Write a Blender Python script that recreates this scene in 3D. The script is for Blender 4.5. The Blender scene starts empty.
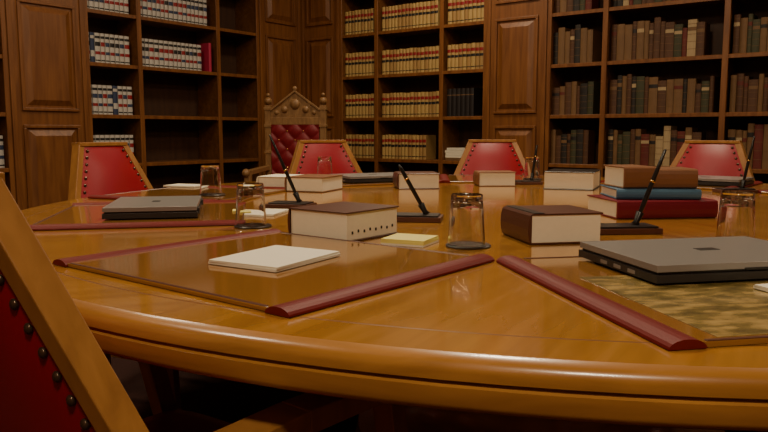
import bpy, math, random
from mathutils import Vector, Matrix
random.seed(7)
rad=math.radians
# ------------------------------------------------------------ materials
def newmat(name):
    m=bpy.data.materials.new(name); m.use_nodes=True
    nt=m.node_tree; b=nt.nodes['Principled BSDF']
    return m,nt,b
def plain(name,col,rough=.5,metal=0,coat=0,noise=0,nscale=30,trans=0,ior=1.45,bump=0,spec=None):
    m,nt,b=newmat(name)
    b.inputs['Base Color'].default_value=(*col,1)
    b.inputs['Roughness'].default_value=rough
    b.inputs['Metallic'].default_value=metal
    b.inputs['Coat Weight'].default_value=coat
    b.inputs['Coat Roughness'].default_value=.08
    b.inputs['Transmission Weight'].default_value=trans
    b.inputs['IOR'].default_value=ior
    if spec is not None: b.inputs['Specular IOR Level'].default_value=spec
    if noise or bump:
        tc=nt.nodes.new('ShaderNodeTexCoord'); n=nt.nodes.new('ShaderNodeTexNoise')
        n.inputs['Scale'].default_value=nscale; n.inputs['Detail'].default_value=4
        nt.links.new(tc.outputs['Object'],n.inputs['Vector'])
        if noise:
            r=nt.nodes.new('ShaderNodeMapRange'); r.inputs['To Min'].default_value=1-noise; r.inputs['To Max'].default_value=1+noise
            nt.links.new(n.outputs['Fac'],r.inputs['Value'])
            mx=nt.nodes.new('ShaderNodeVectorMath'); mx.operation='SCALE'
            mx.inputs[0].default_value=col
            nt.links.new(r.outputs['Result'],mx.inputs['Scale'])
            nt.links.new(mx.outputs['Vector'],b.inputs['Base Color'])
        if bump:
            bp=nt.nodes.new('ShaderNodeBump'); bp.inputs['Strength'].default_value=bump; bp.inputs['Distance'].default_value=.002
            nt.links.new(n.outputs['Fac'],bp.inputs['Height']); nt.links.new(bp.outputs['Normal'],b.inputs['Normal'])
    return m
def wood(name,c1,c2,scale=(14,14,1.2),rough=.35,coat=0,sector=0,det=6):
    m,nt,b=newmat(name)
    N=nt.nodes; L=nt.links
    tc=N.new('ShaderNodeTexCoord'); src=tc.outputs['Object']
    if sector:
        sx=N.new('ShaderNodeSeparateXYZ'); L.new(src,sx.inputs[0])
        at=N.new('ShaderNodeMath'); at.operation='ARCTAN2'; L.new(sx.outputs['Y'],at.inputs[0]); L.new(sx.outputs['X'],at.inputs[1])
        st=2*math.pi/sector
        dv=N.new('ShaderNodeMath'); dv.operation='DIVIDE'; L.new(at.outputs[0],dv.inputs[0]); dv.inputs[1].default_value=st
        fl=N.new('ShaderNodeMath'); fl.operation='FLOOR'; L.new(dv.outputs[0],fl.inputs[0])
        ml=N.new('ShaderNodeMath'); ml.operation='MULTIPLY'; L.new(fl.outputs[0],ml.inputs[0]); ml.inputs[1].default_value=-st
        vr=N.new('ShaderNodeVectorRotate'); vr.rotation_type='Z_AXIS'; L.new(src,vr.inputs['Vector']); L.new(ml.outputs[0],vr.inputs['Angle'])
        src=vr.outputs['Vector']
    mp=N.new('ShaderNodeMapping'); mp.inputs['Scale'].default_value=scale; L.new(src,mp.inputs['Vector'])
    n=N.new('ShaderNodeTexNoise'); n.inputs['Scale'].default_value=2.2; n.inputs['Detail'].default_value=det; n.inputs['Distortion'].default_value=.6
    L.new(mp.outputs['Vector'],n.inputs['Vector'])
    r=N.new('ShaderNodeValToRGB'); r.color_ramp.elements[0].position=.3; r.color_ramp.elements[1].position=.72
    r.color_ramp.elements[0].color=(*c1,1); r.color_ramp.elements[1].color=(*c2,1)
    L.new(n.outputs['Fac'],r.inputs['Fac']); L.new(r.outputs['Color'],b.inputs['Base Color'])
    b.inputs['Roughness'].default_value=rough; b.inputs['Coat Weight'].default_value=coat; b.inputs['Coat Roughness'].default_value=.08
    return m
def printed(name):
    m,nt,b=newmat(name); N=nt.nodes; L=nt.links
    tc=N.new('ShaderNodeTexCoord')
    mp=N.new('ShaderNodeMapping'); mp.inputs['Scale'].default_value=(1,2.2,1); mp.inputs['Rotation'].default_value=(0,0,.25); L.new(tc.outputs['Object'],mp.inputs['Vector'])
    n=N.new('ShaderNodeTexNoise'); n.inputs['Scale'].default_value=24; n.inputs['Detail'].default_value=6; L.new(mp.outputs['Vector'],n.inputs['Vector'])
    r=N.new('ShaderNodeValToRGB'); e=r.color_ramp.elements
    e[0].position=.34; e[0].color=(.12,.09,.03,1); e[1].position=.66; e[1].color=(.44,.31,.11,1)
    k=e.new(.48); k.color=(.22,.16,.05,1); k=e.new(.55); k.color=(.33,.23,.08,1)
    L.new(n.outputs['Fac'],r.inputs['Fac']); L.new(r.outputs['Color'],b.inputs['Base Color'])
    b.inputs['Roughness'].default_value=.25; b.inputs['Coat Weight'].default_value=.4; b.inputs['Coat Roughness'].default_value=.1
    return m
M={}
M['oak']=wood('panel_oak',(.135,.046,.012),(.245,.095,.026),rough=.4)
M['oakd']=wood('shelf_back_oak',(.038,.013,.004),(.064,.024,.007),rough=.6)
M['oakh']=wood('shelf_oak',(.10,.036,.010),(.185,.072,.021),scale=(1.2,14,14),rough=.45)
M['ttop']=wood('table_veneer',(.29,.130,.026),(.42,.205,.045),scale=(1.0,12,6),rough=.13,coat=.5,sector=9)
M['trim']=wood('table_rim_oak',(.29,.13,.030),(.41,.195,.048),scale=(3,3,20),rough=.28,coat=.25)
M['inlay']=plain('dark_inlay',(.17,.07,.02),.3)
M['chairwood']=wood('chair_oak',(.26,.115,.030),(.38,.18,.052),scale=(16,16,2),rough=.38)
M['gilt']=wood('carved_oak',(.18,.09,.032),(.30,.165,.062),scale=(20,20,6),rough=.45)
M['red']=plain('red_leather',(.27,.005,.016),.36,noise=.12,nscale=12,bump=.15)
M['dred']=plain('tufted_leather',(.18,.007,.014),.42)
M['redroll']=plain('burgundy_leather',(.125,.006,.005),.5,noise=.15,nscale=20,spec=.25)
M['stud']=plain('aged_brass_stud',(.12,.085,.06),.28,metal=.8)
M['blot']=plain('blotter_amber',(.26,.120,.028),.10,coat=.6,noise=.12,nscale=3)
M['blot2']=printed('map_print')
M['paper']=plain('paper_white',(.72,.68,.55),.7)
M['yellow']=plain('paper_yellow',(.68,.62,.18),.7)
M['pages']=plain('book_pages',(.78,.72,.56),.75,noise=.05,nscale=80)
M['cov_br']=plain('cover_brown',(.085,.03,.018),.35,noise=.1)
M['cov_tan']=plain('cover_tan',(.20,.088,.04),.4,noise=.1)
M['cov_blk']=plain('cover_black',(.012,.010,.010),.35)
M['cov_red']=plain('cover_red',(.15,.010,.02),.35)
M['cov_blue']=plain('cover_blue',(.06,.14,.23),.4)
M['black']=plain('black_plastic',(.01,.01,.01),.3)
M['gold']=plain('gold_metal',(.7,.45,.15),.25,metal=1)
M['silver']=plain('laptop_lid',(.29,.28,.27),.3,metal=.4)
M['dgrey']=plain('laptop_base',(.035,.033,.032),.35,metal=.2)
M['coast']=plain('coaster_dark',(.03,.02,.015),.35)
M['glass']=plain('clear_glass',(1,1,1),.0,trans=1,ior=1.47)
M['plaster']=plain('ceiling_plaster',(.45,.38,.28),.9,noise=.03)
M['carpet']=plain('carpet_dark',(.045,.014,.010),.95,noise=.3,nscale=60)
M['bwhite']=plain('reporter_white',(.50,.48,.44),.6)
M['bgreyb']=plain('reporter_blue',(.03,.045,.10),.6)
M['bred']=plain('label_red',(.26,.012,.016),.5)
M['bblk']=plain('label_black',(.015,.012,.012),.5)
M['btan']=plain('reporter_tan',(.44,.295,.105),.6,noise=.12,nscale=9)
M['btan2']=plain('reporter_tan_dark',(.34,.205,.07),.6,noise=.12,nscale=9)
M['bo1']=plain('old_brown',(.085,.036,.016),.6,noise=.3,nscale=12)
M['bo2']=plain('old_olive',(.045,.045,.02),.6,noise=.3,nscale=12)
M['bo3']=plain('old_tan',(.16,.085,.034),.6,noise=.3,nscale=12)
M['bo4']=plain('old_red',(.12,.018,.012),.6,noise=.3,nscale=12)
M['bo5']=plain('old_cream',(.38,.28,.15),.6,noise=.2,nscale=12)
M['bo6']=plain('old_black',(.02,.016,.013),.6)
M['pink']=plain('magenta_cover',(.42,.02,.07),.6)
def emis(name,col,s):
    m,nt,b=newmat(name); b.inputs['Emission Color'].default_value=(*col,1); b.inputs['Emission Strength'].default_value=s
    b.inputs['Base Color'].default_value=(.8,.8,.8,1); return m
M['lampglow']=emis('lamp_diffuser',(1,.78,.5),4)
# ------------------------------------------------------------ mesh builder
class MB:
    def __init__(s): s.v=[];s.f=[];s.m=[];s.ms=[];s.sm=[]
    def mi(s,n):
        if n not in s.ms: s.ms.append(n)
        return s.ms.index(n)
    def add(s,vs,fs,mat,T=None,smooth=False):
        o=len(s.v)
        for p in vs:
            p=Vector(p)
            if T is not None: p=T@p
            s.v.append(p)
        k=s.mi(mat)
        for f in fs:
            s.f.append([i+o for i in f]); s.m.append(k); s.sm.append(smooth)
    def box(s,c,d,mat,T=None):
        x,y,z=c; a,b,h=d[0]/2,d[1]/2,d[2]/2
        vs=[(x-a,y-b,z-h),(x+a,y-b,z-h),(x+a,y+b,z-h),(x-a,y+b,z-h),(x-a,y-b,z+h),(x+a,y-b,z+h),(x+a,y+b,z+h),(x-a,y+b,z+h)]
        s.add(vs,[(0,3,2,1),(4,5,6,7),(0,1,5,4),(1,2,6,5),(2,3,7,6),(3,0,4,7)],mat,T)
    def bb(s,x0,x1,y0,y1,z0,z1,mat,T=None):
        s.box(((x0+x1)/2,(y0+y1)/2,(z0+z1)/2),(x1-x0,y1-y0,z1-z0),mat,T)
    def beam(s,p0,p1,w,t,mat,up=(0,0,1),w1=None,t1=None,T=None):
        p0=Vector(p0);p1=Vector(p1);a=(p1-p0).normalized()
        sd=a.cross(Vector(up)).normalized(); n=sd.cross(a).normalized()
        w1=w if w1 is None else w1; t1=t if t1 is None else t1
        vs=[]
        for p,ww,tt in((p0,w,t),(p1,w1,t1)):
            for sx,sy in((-1,-1),(1,-1),(1,1),(-1,1)): vs.append(p+sd*sx*ww/2+n*sy*tt/2)
        s.add(vs,[(0,3,2,1),(4,5,6,7),(0,1,5,4),(1,2,6,5),(2,3,7,6),(3,0,4,7)],mat,T)
    def lathe(s,prof,seg,mat,T=None,mats=None,smooth=True):
        vs=[];
        for r,z in prof:
            for i in range(seg):
                a=2*math.pi*i/seg; vs.append((r*math.cos(a),r*math.sin(a),z))
        for j in range(len(prof)-1):
            fs=[]
            for i in range(seg):
                k=(i+1)%seg
                if prof[j][0]<1e-6: fs.append((j*seg,(j+1)*seg+i,(j+1)*seg+k) )
                elif prof[j+1][0]<1e-6: fs.append((j*seg+i,(j+1)*seg,j*seg+k))
                else: fs.append((j*seg+i,(j+1)*seg+i,(j+1)*seg+k,j*seg+k))
            if j==0: o=len(s.v); s.add(vs,fs,mats[0] if mats else mat,T,smooth)
            else:
                kk=s.mi(mats[j] if mats else mat)
                for f in fs: s.f.append([q+o for q in f]); s.m.append(kk); s.sm.append(smooth)
    def ball(s,c,r,mat,seg=8,T=None,sq=(1,1,1)):
        pr=[(max(0,r*math.sin(math.pi*i/5)),-r*math.cos(math.pi*i/5)) for i in range(6)]
        pr[0]=(0,-r); pr[-1]=(0,r)
        X=Matrix.Translation(c)@Matrix.Diagonal((*sq,1))
        if T is not None: X=T@X
        s.lathe(pr,seg,mat,X)
    def poly(s,pts,y0,y1,mat,T=None):
        n=len(pts); vs=[(x,y0,z) for x,z in pts]+[(x,y1,z) for x,z in pts]
        fs=[tuple(range(n)),tuple(reversed(range(n,2*n)))]+[(i,i+n,(i+1)%n+n,(i+1)%n) for i in range(n)]
        s.add(vs,fs,mat,T)
    def obj(s,name,loc=(0,0,0),rot=0,bevel=0,seg=2,sharp=None):
        me=bpy.data.meshes.new(name); me.from_pydata([tuple(v) for v in s.v],[],s.f)
        for n in s.ms: me.materials.append(M[n])
        for i,p in enumerate(me.polygons): p.material_index=s.m[i]; p.use_smooth=s.sm[i]
        me.validate()
        import bmesh
        b=bmesh.new(); b.from_mesh(me)
        for v in [v for v in b.verts if not v.link_faces]: b.verts.remove(v)
        bmesh.ops.recalc_face_normals(b,faces=b.faces); b.to_mesh(me); b.free()
        if sharp: me.set_sharp_from_angle(angle=rad(sharp))
        o=bpy.data.objects.new(name,me); bpy.context.scene.collection.objects.link(o)
        o.location=loc; o.rotation_euler=(0,0,rad(rot))
        if bevel:
            md=o.modifiers.new('bev','BEVEL'); md.width=bevel; md.segments=seg; md.limit_method='ANGLE'; md.angle_limit=rad(40)
        return o
def clone(o,loc,rot):
    c=o.copy(); c.location=loc; c.rotation_euler=(0,0,rad(rot)); c.name=o.name.split('.')[0]
    bpy.context.scene.collection.objects.link(c); return c
# ------------------------------------------------------------ room
CX,CY=-.83,7.4
BACK=dict(loc=(CX,CY,0),rot=-37); LEFT=dict(loc=(CX,CY,0),rot=53)
H=3.2
SZ=[.33,.73,1.115,1.51,1.905,2.30,2.69]
def shell(x0,x1,y0,y1,z0,z1,mat,name,fr):
    b=MB(); b.bb(x0,x1,y0,y1,z0,z1,mat); return b.obj(name,fr['loc'],fr['rot'])
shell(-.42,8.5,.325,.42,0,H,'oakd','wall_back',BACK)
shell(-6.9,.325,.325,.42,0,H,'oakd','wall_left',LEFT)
shell(8.4,8.5,-6.9,.325,0,H,'oak','wall_right',BACK)
shell(-.42,8.5,-6.9,-6.8,0,H,'oak','wall_front',BACK)
shell(-.42,8.5,-6.9,.42,-.05,0,'carpet','floor',BACK)
shell(-.42,8.5,-6.9,.42,H,H+.05,'plaster','ceiling',BACK)
def bookcase(fr,divs,mirror=1):
    b=MB(); x0,x1=divs[0],divs[-1]
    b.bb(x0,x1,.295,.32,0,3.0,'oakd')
    for i,x in enumerate(divs):
        if i==0: a,c=x+.001,x+.029
        elif i==len(divs)-1: a,c=x-.029,x-.001
        else: a,c=x-.013,x+.013
        b.bb(a,c,.012,.295,.33,3.0,'oakh')
        if 0<i<len(divs)-1: b.bb(x-.02,x+.02,.0,.012,.33,3.0,'oak')
        elif i==0: b.bb(x+.001,x+.035,0,.012,.33,3.0,'oak')
        else: b.bb(x-.035,x-.001,0,.012,.33,3.0,'oak')
    for z in SZ:
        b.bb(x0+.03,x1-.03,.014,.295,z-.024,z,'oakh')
        b.bb(x0+.03,x1-.03,.008,.014,z-.03,z-.002,'oak')
    b.bb(x0+.001,x1-.001,.0,.295,0,.30,'oak')
    b.bb(x0+.001,x1-.001,.0,.295,2.96,3.06,'oak')
    for i in range(len(divs)-1):
        a,c=divs[i]+.06,divs[i+1]-.06
        b.bb(a,c,-.008,0,.10,.26,'oak')
    return b.obj('bookcase',fr['loc'],fr['rot'],bevel=.002,seg=1)
def raised(b,x0,x1,z0,z1):
    w=.022
    for (a,c,d,e) in((x0,x1,z0,z0+w),(x0,x1,z1-w,z1),(x0,x0+w,z0+w,z1-w),(x1-w,x1,z0+w,z1-w)):
        b.bb(a,c,-.016,0,d,e,'oak')
    g=.038; k=.04
    a,c,d,e=x0+g,x1-g,z0+g,z1-g
    vs=[(a,0,d),(c,0,d),(c,0,e),(a,0,e),(a+k,-.020,d+k),(c-k,-.020,d+k),(c-k,-.020,e-k),(a+k,-.020,e-k)]
    b.add(vs,[(4,5,6,7),(0,1,5,4),(1,2,6,5),(2,3,7,6),(3,0,4,7)],'oak')
def pilaster(fr,x0,x1):
    b=MB(); b.bb(x0+.001,x1-.001,.0,.32,0,3.06,'oak')
    b.bb(x0+.001,x0+.035,-.012,0,0,3.06,'oak'); b.bb(x1-.035,x1-.001,-.012,0,0,3.06,'oak')
    n=max(1,round((x1-x0)/.56)); w=(x1-x0-.08)/n
    for i in range(n):
        a=x0+.04+i*w+.035; c=x0+.04+(i+1)*w-.035
        raised(b,a,c,.18,1.03); raised(b,a,c,1.13,1.90); raised(b,a,c,2.02,2.95)
    return b.obj('wood_panelling',fr['loc'],fr['rot'],bevel=.003,seg=2)
B1=[.496,.944,1.663,2.115]; B2=[2.65,3.115,3.96,4.43]; B3=[5.0,5.45,6.2,6.65]
L1=[-2.354,-1.877,-1.068,-.575]; L2=[-4.70,-4.22,-3.41,-2.93]
for d in(B1,B2,B3): bookcase(BACK,d)
for d in(L1,L2): bookcase(LEFT,d)
for a,c in((.0,.496),(2.115,2.65),(4.43,5.0),(6.65,8.38)): pilaster(BACK,a,c)
for a,c in((-.575,-.02),(-2.93,-2.354),(-6.78,-4.70)): pilaster(LEFT,a,c)
def strip(fr,x0,x1,name,prof):
    b=MB(); n=len(prof)
    vs=[(x0,y,z) for y,z in prof]+[(x1,y,z) for y,z in prof]
    b.add(vs,[tuple(range(n)),tuple(reversed(range(n,2*n)))]+[(i,i+n,(i+1)%n+n,(i+1)%n) for i in range(n)],'oak')
    return b.obj(name,fr['loc'],fr['rot'])
cor=[(.3,3.06),(-.02,3.06),(-.03,3.09),(-.08,3.13),(-.12,3.16),(-.12,3.199),(.3,3.199)]
strip(BACK,.13,8.38,'trim_1',cor); strip(LEFT,-6.78,-.0,'trim_2',cor)
bs=[(-.001,0.001),(-.03,0.001),(-.03,.07),(-.018,.085),(-.001,.09)]
strip(BACK,.035,8.38,'baseboard_back',bs); strip(LEFT,-6.78,-.0,'baseboard_left',bs)
# ------------------------------------------------------------ books on shelves
def book(b,x,w,z,h,dp,mat,y=.045,bands=()):
    r=.006
    pr=[(x,y+r),(x+w*.25,y+r*.25),(x+w*.5,y),(x+w*.75,y+r*.25),(x+w,y+r),(x+w,y+dp),(x,y+dp)]
    n=len(pr); vs=[(p[0],p[1],z) for p in pr]+[(p[0],p[1],z+h) for p in pr]
    b.add(vs,[tuple(reversed(range(n))),tuple(range(n,2*n))]+[(i,(i+1)%n,(i+1)%n+n,i+n) for i in range(n)],mat)
    for (f0,f1,bm) in bands:
        pr2=[(px,py-.0012) for px,py in pr[:5]]
        vs=[(p[0],p[1],z+h*f0) for p in pr2]+[(p[0],p[1],z+h*f1) for p in pr2]
        b.add(vs,[(i,i+1,i+6,i+5) for i in range(4)],bm)
def fill(b,xa,xb,row,style,frac=1.0,start=0.0):
    z=SZ[row]+.001; x=xa+.034+ (xb-xa-.07)*start; end=xa+.034+(xb-xa-.07)*frac
    hb=random.uniform(.235,.275)
    while True:
        if style=='white': w=random.choice([.040,.044,.048]); h=.225; 
        elif style=='tan': w=random.choice([.036,.04,.044]); h=.222
        elif style=='black': w=.045; h=.24
        else: w=random.uniform(.028,.065); h=hb+random.uniform(-.035,.02)
        if x+w>end: break
        if style=='white':
            c=random.choice(['bwhite']*8+['bgreyb'])
            bands=[(.82,.9,'bblk'),(.56,.70,random.choice(['bgreyb','bred','bblk'])),(.28,.38,random.choice(['bred','bred','bgreyb'])),(.06,.10,'bblk')]
            if c=='bgreyb': bands=[(.8,.9,'bwhite'),(.2,.4,'bwhite')]
            book(b,x,w-.006,z,h,.17,c,bands=bands)
        elif style=='tan':
            c=random.choice(['btan','btan','btan2'])
            book(b,x,w-.004,z,h+random.uniform(-.003,.003),.17,c,bands=[(.70,.82,'bred'),(.50,.60,'bblk'),(.10,.13,'bblk')])
        elif style=='black': book(b,x,w-.002,z,h,.17,'bblk',bands=[(.75,.78,'bo3')])
        else:
            if random.random()<.25: hb=random.uniform(.22,.29)
            c=random.choice(['bo1','bo1','bo1','bo2','bo3','bo3','bo3','bo4','bo6']+(['bo5'] if style=='oldc' else []))
            bl=random.choice(['bo5','bo3','bo4','bblk'])
            bands=[(.70,.80,bl)] if random.random()<.6 else []
            bands+=[(q,q+.012,'bo3') for q in(.2,.4,.6,.88)]
            book(b,x,w-.003,z,h,random.uniform(.14,.19),c,bands=bands)
        x+=w
def segs(d): return list(zip(d[:-1],d[1:]))
b=MB()
for row in(3,4,5,6):
    for i,(a,c) in enumerate(segs(L1)):
        if i==0: fill(b,a,c,row,'white')
        if i==1: fill(b,a,c,row,'white',.86 if row==3 else 1)
fill(b,*segs(L1)[0],2,'white'); fill(b,*segs(L1)[0],1,'white')
book(b,-1.16,.028,SZ[3]+.001,.25,.2,'pink',y=.02)
for row in(1,2,3,4): 
    for s in segs(L2): fill(b,*s,row,'white')
b.obj('law_report_books',LEFT['loc'],LEFT['rot'])
b=MB()
for row in(2,3,4,5,6):
    for i,s in enumerate(segs(B1)):
        if row==2 and i==2: fill(b,*s,2,'black',.75); continue
        fill(b,*s,row,'tan')
fill(b,*segs(B1)[0],1,'tan'); fill(b,*segs(B1)[1],1,'tan',.8)
for k in range(5): b.box((1.80+random.uniform(-.01,.01),.15,SZ[1]+.012+k*.022),(.22,.2,.02),random.choice(['paper','pages','bo3']))
b.obj('law_report_books',BACK['loc'],BACK['rot'])
b=MB()
for row in(1,2,3,4,5,6):
    for i,s in enumerate(segs(B2)): fill(b,*s,row,'oldc' if (row in(3,4,1) and i==1) else 'old',.97 if random.random()<.5 else .88)
    for s in segs(B3): fill(b,*s,row,'old',.95)
b.obj('antique_books',BACK['loc'],BACK['rot'])
# ------------------------------------------------------------ table
TX,TY,R,TZ=.47,2.15,1.52,.76
b=MB()
prof=[(0,.76),(1.425,.76),(1.429,.76),(1.500,.76),(1.511,.7575),(1.518,.752),(1.52,.745),(1.52,.737),(1.517,.735),(1.517,.732),(1.520,.730),(1.520,.712),(1.517,.706),(1.510,.702),(1.50,.70),(1.42,.70),(0,.70)]
mats=['ttop','inlay','ttop']+['trim']*4+['inlay']*2+['trim']*7
b.lathe(prof,160,'trim',mats=mats)
b.lathe([(0,.70),(.42,.70),(.42,.64),(.36,.60),(.34,.20),(.40,.14),(.55,.10),(.57,.0),(0,0)],48,'trim')
tab=b.obj('round_conference_table',(TX,TY,0),0,sharp=50)
for p in tab.data.polygons: 
    if abs(p.normal.z)>.99: p.use_smooth=False
# ------------------------------------------------------------ desk pads
def pad(phi,r=1.2,loc=None,rot=None,doc=False,dep=.48):
    b=MB(); W=.56
    b.box((0,0,.003),(W-.01,dep,.006),'blot')
    for sx in(-1,1):
        x=sx*(W/2-.020); n=10
        vs=[]
        for y in(-dep/2-.004,dep/2+.004):
            for i in range(n+1):
                a=math.pi*i/n; vs.append((x+.022*math.cos(a),y,.0005+.0105*math.sin(a)))
        b.add(vs,[(i,i+1,i+n+2,i+n+1) for i in range(n)]+[(0,n,2*n+1,n+1)],'redroll',smooth=False)
        b.add(vs,[tuple(range(n+1)),tuple(reversed(range(n+1,2*n+2)))],'redroll')
    b.box((0,-dep/2+.004,.0055),(W-.09,.006,.003),'cov_br'); b.box((0,dep/2-.004,.0055),(W-.09,.006,.003),'cov_br')
    if doc: b.bb(-.215,.235,-dep/2+.012,.08,.006,.0068,'blot2')
    if loc is None: loc=(TX+r*math.cos(rad(phi)),TY+r*math.sin(rad(phi)))
    return b.obj('desk_blotter',(loc[0],loc[1],TZ+.0005),phi+90 if rot is None else rot,bevel=.001 if not doc else .0003,seg=1)
pad(235.2,loc=(-.182,1.197),rot=-38.5,dep=.475); pad(-76,loc=(.515,1.008),rot=11,doc=True,dep=.5)
pad(192,loc=(-.625,1.914))
for p in(160,117.6,86.5,49.7,12,-32): pad(p)
# ------------------------------------------------------------ chairs
ZT=.930
def conference_chair():
    b=MB()
    def yb(z): return -.205-(z-.50)*.29 if z>.5 else -.205-(z-.50)*.1
    XT=.112
    P=[(XT,ZT),(.248,.62),(.252,.40)]
    def xr(z): return XT+(ZT-z)/(ZT-.62)*(.248-XT) if z>.62 else .25
    for s in(-1,1):
        for (xa,za),(xc,zc) in zip(P[:-1],P[1:]):
            b.beam((s*xa,yb(za),za),(s*xc,yb(zc),zc),.026,.036,'chairwood',up=(0,1,0))
        b.beam((s*.252,yb(.40),.42),(s*.255,-.25,0),.034,.05,'chairwood',up=(0,1,0),w1=.026,t1=.03)
        pts=[(s*.262,-.245,.625),(s*.275,-.05,.632),(s*.285,.12,.628),(s*.282,.17,.615)]
        for p,q in zip(pts[:-1],pts[1:]): b.beam(p,q,.052,.030,'chairwood')
        b.beam((s*.28,.14,.615),(s*.272,.19,.40),.034,.034,'chairwood',up=(0,1,0))
        b.beam((s*.272,.19,.44),(s*.26,.21,0),.036,.036,'chairwood',up=(0,1,0),w1=.026,t1=.026)
        for f in(-1,1):
            for i in range(17):
                z=.908-i*.025
                b.ball((s*(xr(z)-.028),yb(z)+f*.0195,z),.0066,'stud',seg=10,sq=(1,.7,1))
    b.beam((-XT-.012,yb(ZT),ZT+.003),(XT+.012,yb(ZT),ZT+.003),.044,.014,'chairwood')
    nx,nz=12,12
    for f in(-1,1):
        vs=[]
        for j in range(nz+1):
            z=.47+(ZT-.004-.47)*j/nz; w=xr(z)-.012
            for i in range(nx+1):
                t=i/nx*2-1; bul=.020*(1-abs(t)**2.5)*(1-(2*j/nz-1)**4)
                vs.append((t*w,yb(z)+f*(.015+bul),z))
        b.add(vs,[(j*(nx+1)+i,j*(nx+1)+i+1,(j+1)*(nx+1)+i+1,(j+1)*(nx+1)+i) for j in range(nz) for i in range(nx)],'red',smooth=True)
    b.beam((-.235,yb(.46),.46),(.235,yb(.46),.46),.04,.04,'chairwood')
    b.bb(-.255,.255,-.19,.20,.38,.43,'chairwood')
    n=12; vs=[]
    for j in range(n+1):
        for i in range(n+1):
            u=i/n*2-1; v=j/n*2-1
            vs.append((u*.25,.0+v*.19,.432+.05*((1-u**6)*(1-v**6))**.5))
    b.add(vs,[(j*(n+1)+i,j*(n+1)+i+1,(j+1)*(n+1)+i+1,(j+1)*(n+1)+i) for j in range(n) for i in range(n)],'red',smooth=True)
    b.beam((-.25,-.2,.2),(-.25,.19,.2),.02,.025,'chairwood'); b.beam((.25,-.2,.2),(.25,.19,.2),.02,.025,'chairwood')
    return b
def cpos(phi,r): return (TX+r*math.cos(rad(phi)),TY+r*math.sin(rad(phi)),0)
p=cpos(235.2,1.350); off=-.006
ch=conference_chair().obj('red_leather_armchair',(p[0]+.821*off,p[1]-.571*off,0),235.2+90,bevel=.005)
for phi,r,tw in((194,1.48,0),(157,1.38,0),(117.6,1.36,0),(86.5,1.36,0),(49.7,1.36,0),(12,1.4,0),(-32,1.4,0),(-76,1.45,0)):
    clone(ch,cpos(phi,r),phi+90+tw)
# ornate chair
b=MB()
for s in(-1,1):
    b.beam((s*.235,0,0),(s*.235,0,1.20),.05,.05,'gilt',up=(0,1,0))
    for z in(.55,.8,1.02,1.16): b.bb(s*.235-.031,s*.235+.031,-.031,.031,z,z+.025,'gilt')
    b.ball((s*.235,0,1.235),.034,'gilt'); b.ball((s*.235,0,1.285),.018,'gilt')
    b.beam((s*.25,-.02,.68),(s*.28,-.47,.66),.055,.035,'gilt')
    b.beam((s*.27,-.45,.65),(s*.26,-.47,0),.05,.05,'gilt',up=(0,1,0))
    b.ball((s*.28,-.47,.66),.035,'gilt')
b.bb(-.27,.27,-.49,.02,.36,.44,'gilt')
n=10;vs=[]
for j in range(n+1):
    for i in range(n+1):
        u=i/n*2-1;v=j/n*2-1; vs.append((u*.25,-.24+v*.22,.441+.07*((1-u**6)*(1-v**6))**.5))
b.add(vs,[(j*(n+1)+i,j*(n+1)+i+1,(j+1)*(n+1)+i+1,(j+1)*(n+1)+i) for j in range(n) for i in range(n)],'red',smooth=True)
b.bb(-.21,.21,-.02,.02,.52,.60,'gilt'); b.bb(-.21,.21,-.026,.022,1.04,1.10,'gilt')
cr=[(-.21,1.10),(-.21,1.15),(-.17,1.20),(-.13,1.19),(-.09,1.24),(-.05,1.27),(0,1.32),(.05,1.27),(.09,1.24),(.13,1.19),(.17,1.20),(.21,1.15),(.21,1.10)]
b.poly(cr,-.018,.018,'gilt')
for x,z,r in((0,1.21,.045),(-.09,1.165,.03),(.09,1.165,.03),(-.16,1.14,.02),(.16,1.14,.02),(0,1.335,.022)): b.ball((x,-.02,z),r,'gilt',sq=(1,.5,1))
for x0,z0,x1,z1 in((-.21,1.16,0,1.315),(.21,1.16,0,1.315)): b.beam((x0,-.022,z0),(x1,-.022,z1),.016,.02,'gilt',up=(0,1,0))
nx,nz=48,52; vs=[]
PX,PZt=.07,.076
for j in range(nz+1):
    for i in range(nx+1):
        x=-.205+.41*i/nx; z=.60+.44*j/nz
        d=abs(math.sin((x/PX+z/PZt)*math.pi/2))*abs(math.sin((x/PX-z/PZt)*math.pi/2))
        vs.append((x,-.02-.016*d**.5,z))
b.add(vs,[(j*(nx+1)+i,j*(nx+1)+i+1,(j+1)*(nx+1)+i+1,(j+1)*(nx+1)+i) for j in range(nz) for i in range(nx)],'dred',smooth=True)
for i in range(-3,4):
    for j in range(7,15):
        if (i+j)%2==0:
            x=i*PX; z=j*PZt
            if abs(x)<.2 and .61<z<1.03: b.ball((x,-.024,z),.008,'gold',seg=6)
b.bb(-.205,.205,-.018,.02,.60,1.04,'gilt')
b.obj('carved_throne_chair',(-.735,6.05,0),-8,bevel=.003)
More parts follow.
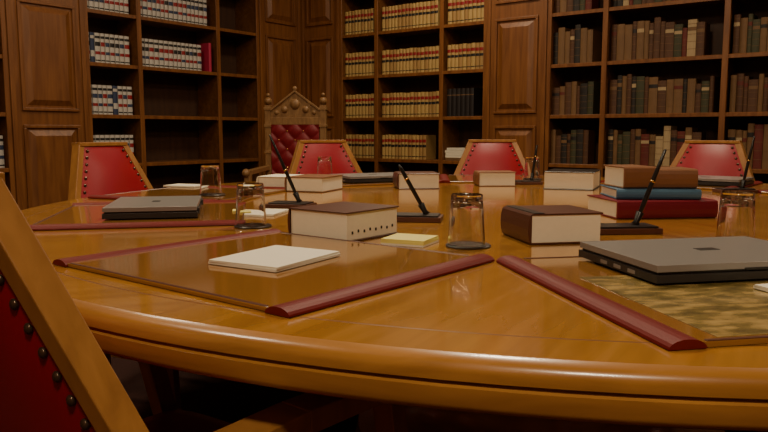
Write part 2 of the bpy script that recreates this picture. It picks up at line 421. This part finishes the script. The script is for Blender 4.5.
# ------------------------------------------------------------ tabletop objects
def codebook(name,x,y,rot,w,d,h,cov,z=TZ,strap=False,dots=False):
    b=MB(); t=.003
    b.box((.0,0,t/2),(w,d,t),cov); b.box((0,0,h-t/2),(w,d,t),cov)
    n=6; vs=[]
    for yy in(-d/2,d/2):
        for i in range(n+1):
            a=math.pi/2+math.pi*i/n; vs.append((-w/2+.008*math.cos(a)*1.0,yy,h/2+h/2*math.sin(a)))
    b.add(vs,[(i,i+1,i+n+2,i+n+1) for i in range(n)]+[tuple(range(n+1)),tuple(reversed(range(n+1,2*n+2)))],cov,smooth=False)
    b.bb(-w/2,w/2-.004,-d/2+.003,d/2-.003,t,h-t,'pages')
    if strap:
        b.bb(-w/2+.004,-w/2+.026,-d/2-.0005,d/2+.0005,h,h+.0015,'cov_blk')
    if dots:
        for i in range(8):
            f=-d/2+.02+i*(d-.04)/7; b.box((w/2-.0035,f,h*.30+.002*(i%2)),(.002,.005,.006),'cov_blk')
    return b.obj(name,(x,y,z+.0005),rot,bevel=.0008,seg=1)
codebook('thick_law_book',-.083,1.530,-38,.160,.172,.061,'cov_br',dots=True)
codebook('thick_law_book',.347,1.480,11,.150,.155,.061,'cov_br',strap=True)
codebook('thick_law_book',-.26,2.73,-20,.15,.19,.055,'cov_tan')
codebook('thick_law_book',-.40,2.83,-15,.13,.17,.05,'pages')
codebook('thick_law_book',.13,2.86,5,.16,.16,.06,'cov_br')
codebook('thick_law_book',.46,2.98,2,.15,.12,.058,'cov_tan')
codebook('thick_law_book',.75,2.86,-112,.24,.19,.068,'cov_blk')
codebook('thick_law_book',1.02,2.98,-100,.20,.16,.06,'cov_tan')
def flatbook(x,y,rot,w,d,h,cov,z): return codebook('stacked_book',x,y,rot,w,d,h,cov,z=z)
flatbook(.71,1.92,97,.19,.27,.046,'cov_red',TZ)
flatbook(.71,1.93,88,.16,.215,.026,'cov_blue',TZ+.047)
flatbook(.655,1.93,96,.13,.085,.056,'cov_tan',TZ+.074)
flatbook(.76,1.93,86,.13,.11,.050,'cov_tan',TZ+.074)
def laptop(x,y,rot,z,h=.03,w=.32,d=.23):
    b=MB()
    b.bb(-w/2,w/2,-d/2,d/2,.003,h*.52,'dgrey'); b.bb(-w/2+.001,w/2-.001,-d/2+.001,d/2-.002,h*.66,h,'silver')
    b.bb(-w/2+.005,w/2-.005,-d/2+.005,d/2-.004,h*.5,h*.68,'black')
    for sx in(-1,1):
        b.bb(sx*w*.36-.02,sx*w*.36+.02,d/2-.01,d/2+.004,h*.3,h*.8,'dgrey')
        for sy in(-1,1): b.box((sx*(w/2-.03),sy*(d/2-.03),.0015),(.02,.02,.003),'black')
    b.bb(-.02,.02,-d/2-.001,-d/2+.001,h*.62,h*.72,'black')
    for i in range(3): b.bb(-w/2-.0006,-w/2+.001,-.06+i*.04,-.04+i*.04,h*.2,h*.4,'silver')
    b.box((0,0,h+.0003),(.035,.02,.0006),'dgrey')
    return b.obj('closed_laptop',(x,y,z),rot,bevel=.003,seg=2)
PZ=TZ+.007
laptop(.510,1.125,12,PZ+.001,.028)
laptop(-.605,1.905,-78,PZ,.030,w=.31,d=.225)
laptop(-.05,3.16,27,PZ,.028)
laptop(1.33,2.98,-40,PZ,.028)
def tumbler(x,y,z=TZ):
    b=MB()
    b.lathe([(0,0),(.042,0),(.044,.002),(.042,.004),(0,.004)],32,'coast',smooth=False)
    b.obj('drink_coaster',(x+.004,y+.003,z+.0005),0)
    b=MB()
    out=[(.0305+(.0362-.0305)*k/6,.095-(.095-.001)*k/6) for k in range(7)]
    inn=[(.0342-(.0342-.0286)*k/6,.001+(.080-.001)*k/6) for k in range(7)]
    b.lathe([(0,.097),(.029,.097)]+out+[(.0352,0)]+inn+[(.0265,.084),(0,.084)],48,'glass')
    return b.obj('glass_tumbler',(x,y,z+.005),0,sharp=35)
for g in((.159,1.375),(-.31,1.665),(.70,1.42)): tumbler(*g)
for g in((-.586,2.43),(.668,3.25),(-.27,3.28)): tumbler(*g,z=PZ)
def notepad(name,x,y,rot,w,d,h,mat,z=TZ,base=None):
    b=MB()
    if base: b.box((0,0,.002),(w,d,.004),base)
    z0=.004 if base else 0
    b.bb(-w/2,w/2,-d/2,d/2,z0,z0+h*.5,mat)
    T=Matrix.Rotation(rad(1.5),4,'Z'); b.box((0,0,z0+h*.72),(w-.001,d-.001,h*.42),mat,T)
    return b.obj(name,(x,y,z+.0005),rot)
notepad('white_notepad',-.180,1.190,-31,.14,.175,.008,'paper',z=PZ)
notepad('sticky_notepad',.052,1.415,-25,.09,.085,.009,'yellow',base='paper')
notepad('white_notepad',-.345,1.95,-12,.14,.13,.006,'paper')
notepad('sticky_notepad',-.385,1.94,10,.05,.05,.004,'yellow',z=TZ+.0062)
notepad('white_notepad',-.78,2.83,70,.10,.14,.006,'paper',z=PZ)
notepad('white_notepad',.59,.95,14,.16,.07,.006,'paper',z=PZ+.001)
notepad('white_notepad',.50,3.3,0,.14,.18,.006,'paper',z=PZ)
def penset(x,y,rot,tip,z=TZ,L=.17,bw=.13):
    b=MB()
    b.bb(-bw/2,bw/2,-.04,.04,0,.012,'cov_br'); b.bb(-bw/2+.007,bw/2-.007,-.034,.034,.012,.016,'cov_blk')
    d=Vector(tip).normalized(); q=Vector((0,0,1)).rotation_difference(d).to_matrix().to_4x4()
    T=Matrix.Rotation(-rad(rot),4,'Z')@q; T=Matrix.Translation((bw*.2,0,.016))@T
    b.lathe([(0,0),(.010,0),(.006,.008),(.009,.030),(.0075,.030),(0,.010)],16,'black',T)
    b.lathe([(0,.012),(.0045,.02),(.0052,.05),(.0052,.10),(.0045,.13),(.003,L),(0,L+.002)],14,'black',T)
    b.lathe([(0,.099),(.0056,.099),(.0056,.104),(0,.104)],14,'gold',T)
    return b.obj('desk_pen_set',(x,y,z+.0005),rot,bevel=.001,seg=1)
penset(.080,1.785,-10,(-.56,-.05,1),L=.14)
penset(-.272,2.10,-15,(-.42,-.05,1),L=.21)
penset(.525,1.575,5,(.36,.0,1),L=.175,bw=.15)
penset(.60,3.05,0,(.15,.1,1),L=.15)
penset(1.28,2.62,0,(.18,0,1),L=.19)
penset(1.40,2.35,20,(.75,0,.8),L=.17)
# ------------------------------------------------------------ lights
def unseen_ceil_light(x,y,power,sx,col=(1,.79,.54)):  # panel fixture is unseen, built around each area light
    b=MB(); b.bb(-sx/2-.03,sx/2+.03,-sx/2-.03,sx/2+.03,-.05,0,'chairwood'); b.bb(-sx/2,sx/2,-sx/2,sx/2,-.055,-.049,'lampglow')
    o=b.obj('ceiling_light',(x,y,H-.001),-37)
    l=bpy.data.lights.new('lamp','AREA'); l.shape='SQUARE'; l.size=sx*.95; l.energy=power; l.color=col
    lo=bpy.data.objects.new('lamp',l); bpy.context.scene.collection.objects.link(lo); lo.parent=o; lo.location=(0,0,-.06)
unseen_ceil_light(.4,2.7,54,.35)
unseen_ceil_light(-1.6,1.6,26,.5)
unseen_ceil_light(.2,5.3,27,.5)  # this and the next two: unseen lights added as fill for the shelves
unseen_ceil_light(2.9,3.6,22,.5)
unseen_ceil_light(-1.9,4.0,16,.5)
unseen_ceil_light(.2,-1.0,66,.4)  # added behind the camera to brighten table rim, page edges and near chair
w=bpy.data.worlds.new('World'); bpy.context.scene.world=w; w.use_nodes=True
w.node_tree.nodes['Background'].inputs[0].default_value=(1,.75,.5,1); w.node_tree.nodes['Background'].inputs[1].default_value=.01
# ------------------------------------------------------------ camera
cd=bpy.data.cameras.new('Camera'); cam=bpy.data.objects.new('Camera',cd); bpy.context.scene.collection.objects.link(cam)
cam.location=(0,0,.98); cam.rotation_euler=(rad(90-6.66),0,0); cd.lens=33.75; cd.sensor_width=36; cd.clip_start=.02
bpy.context.scene.camera=cam
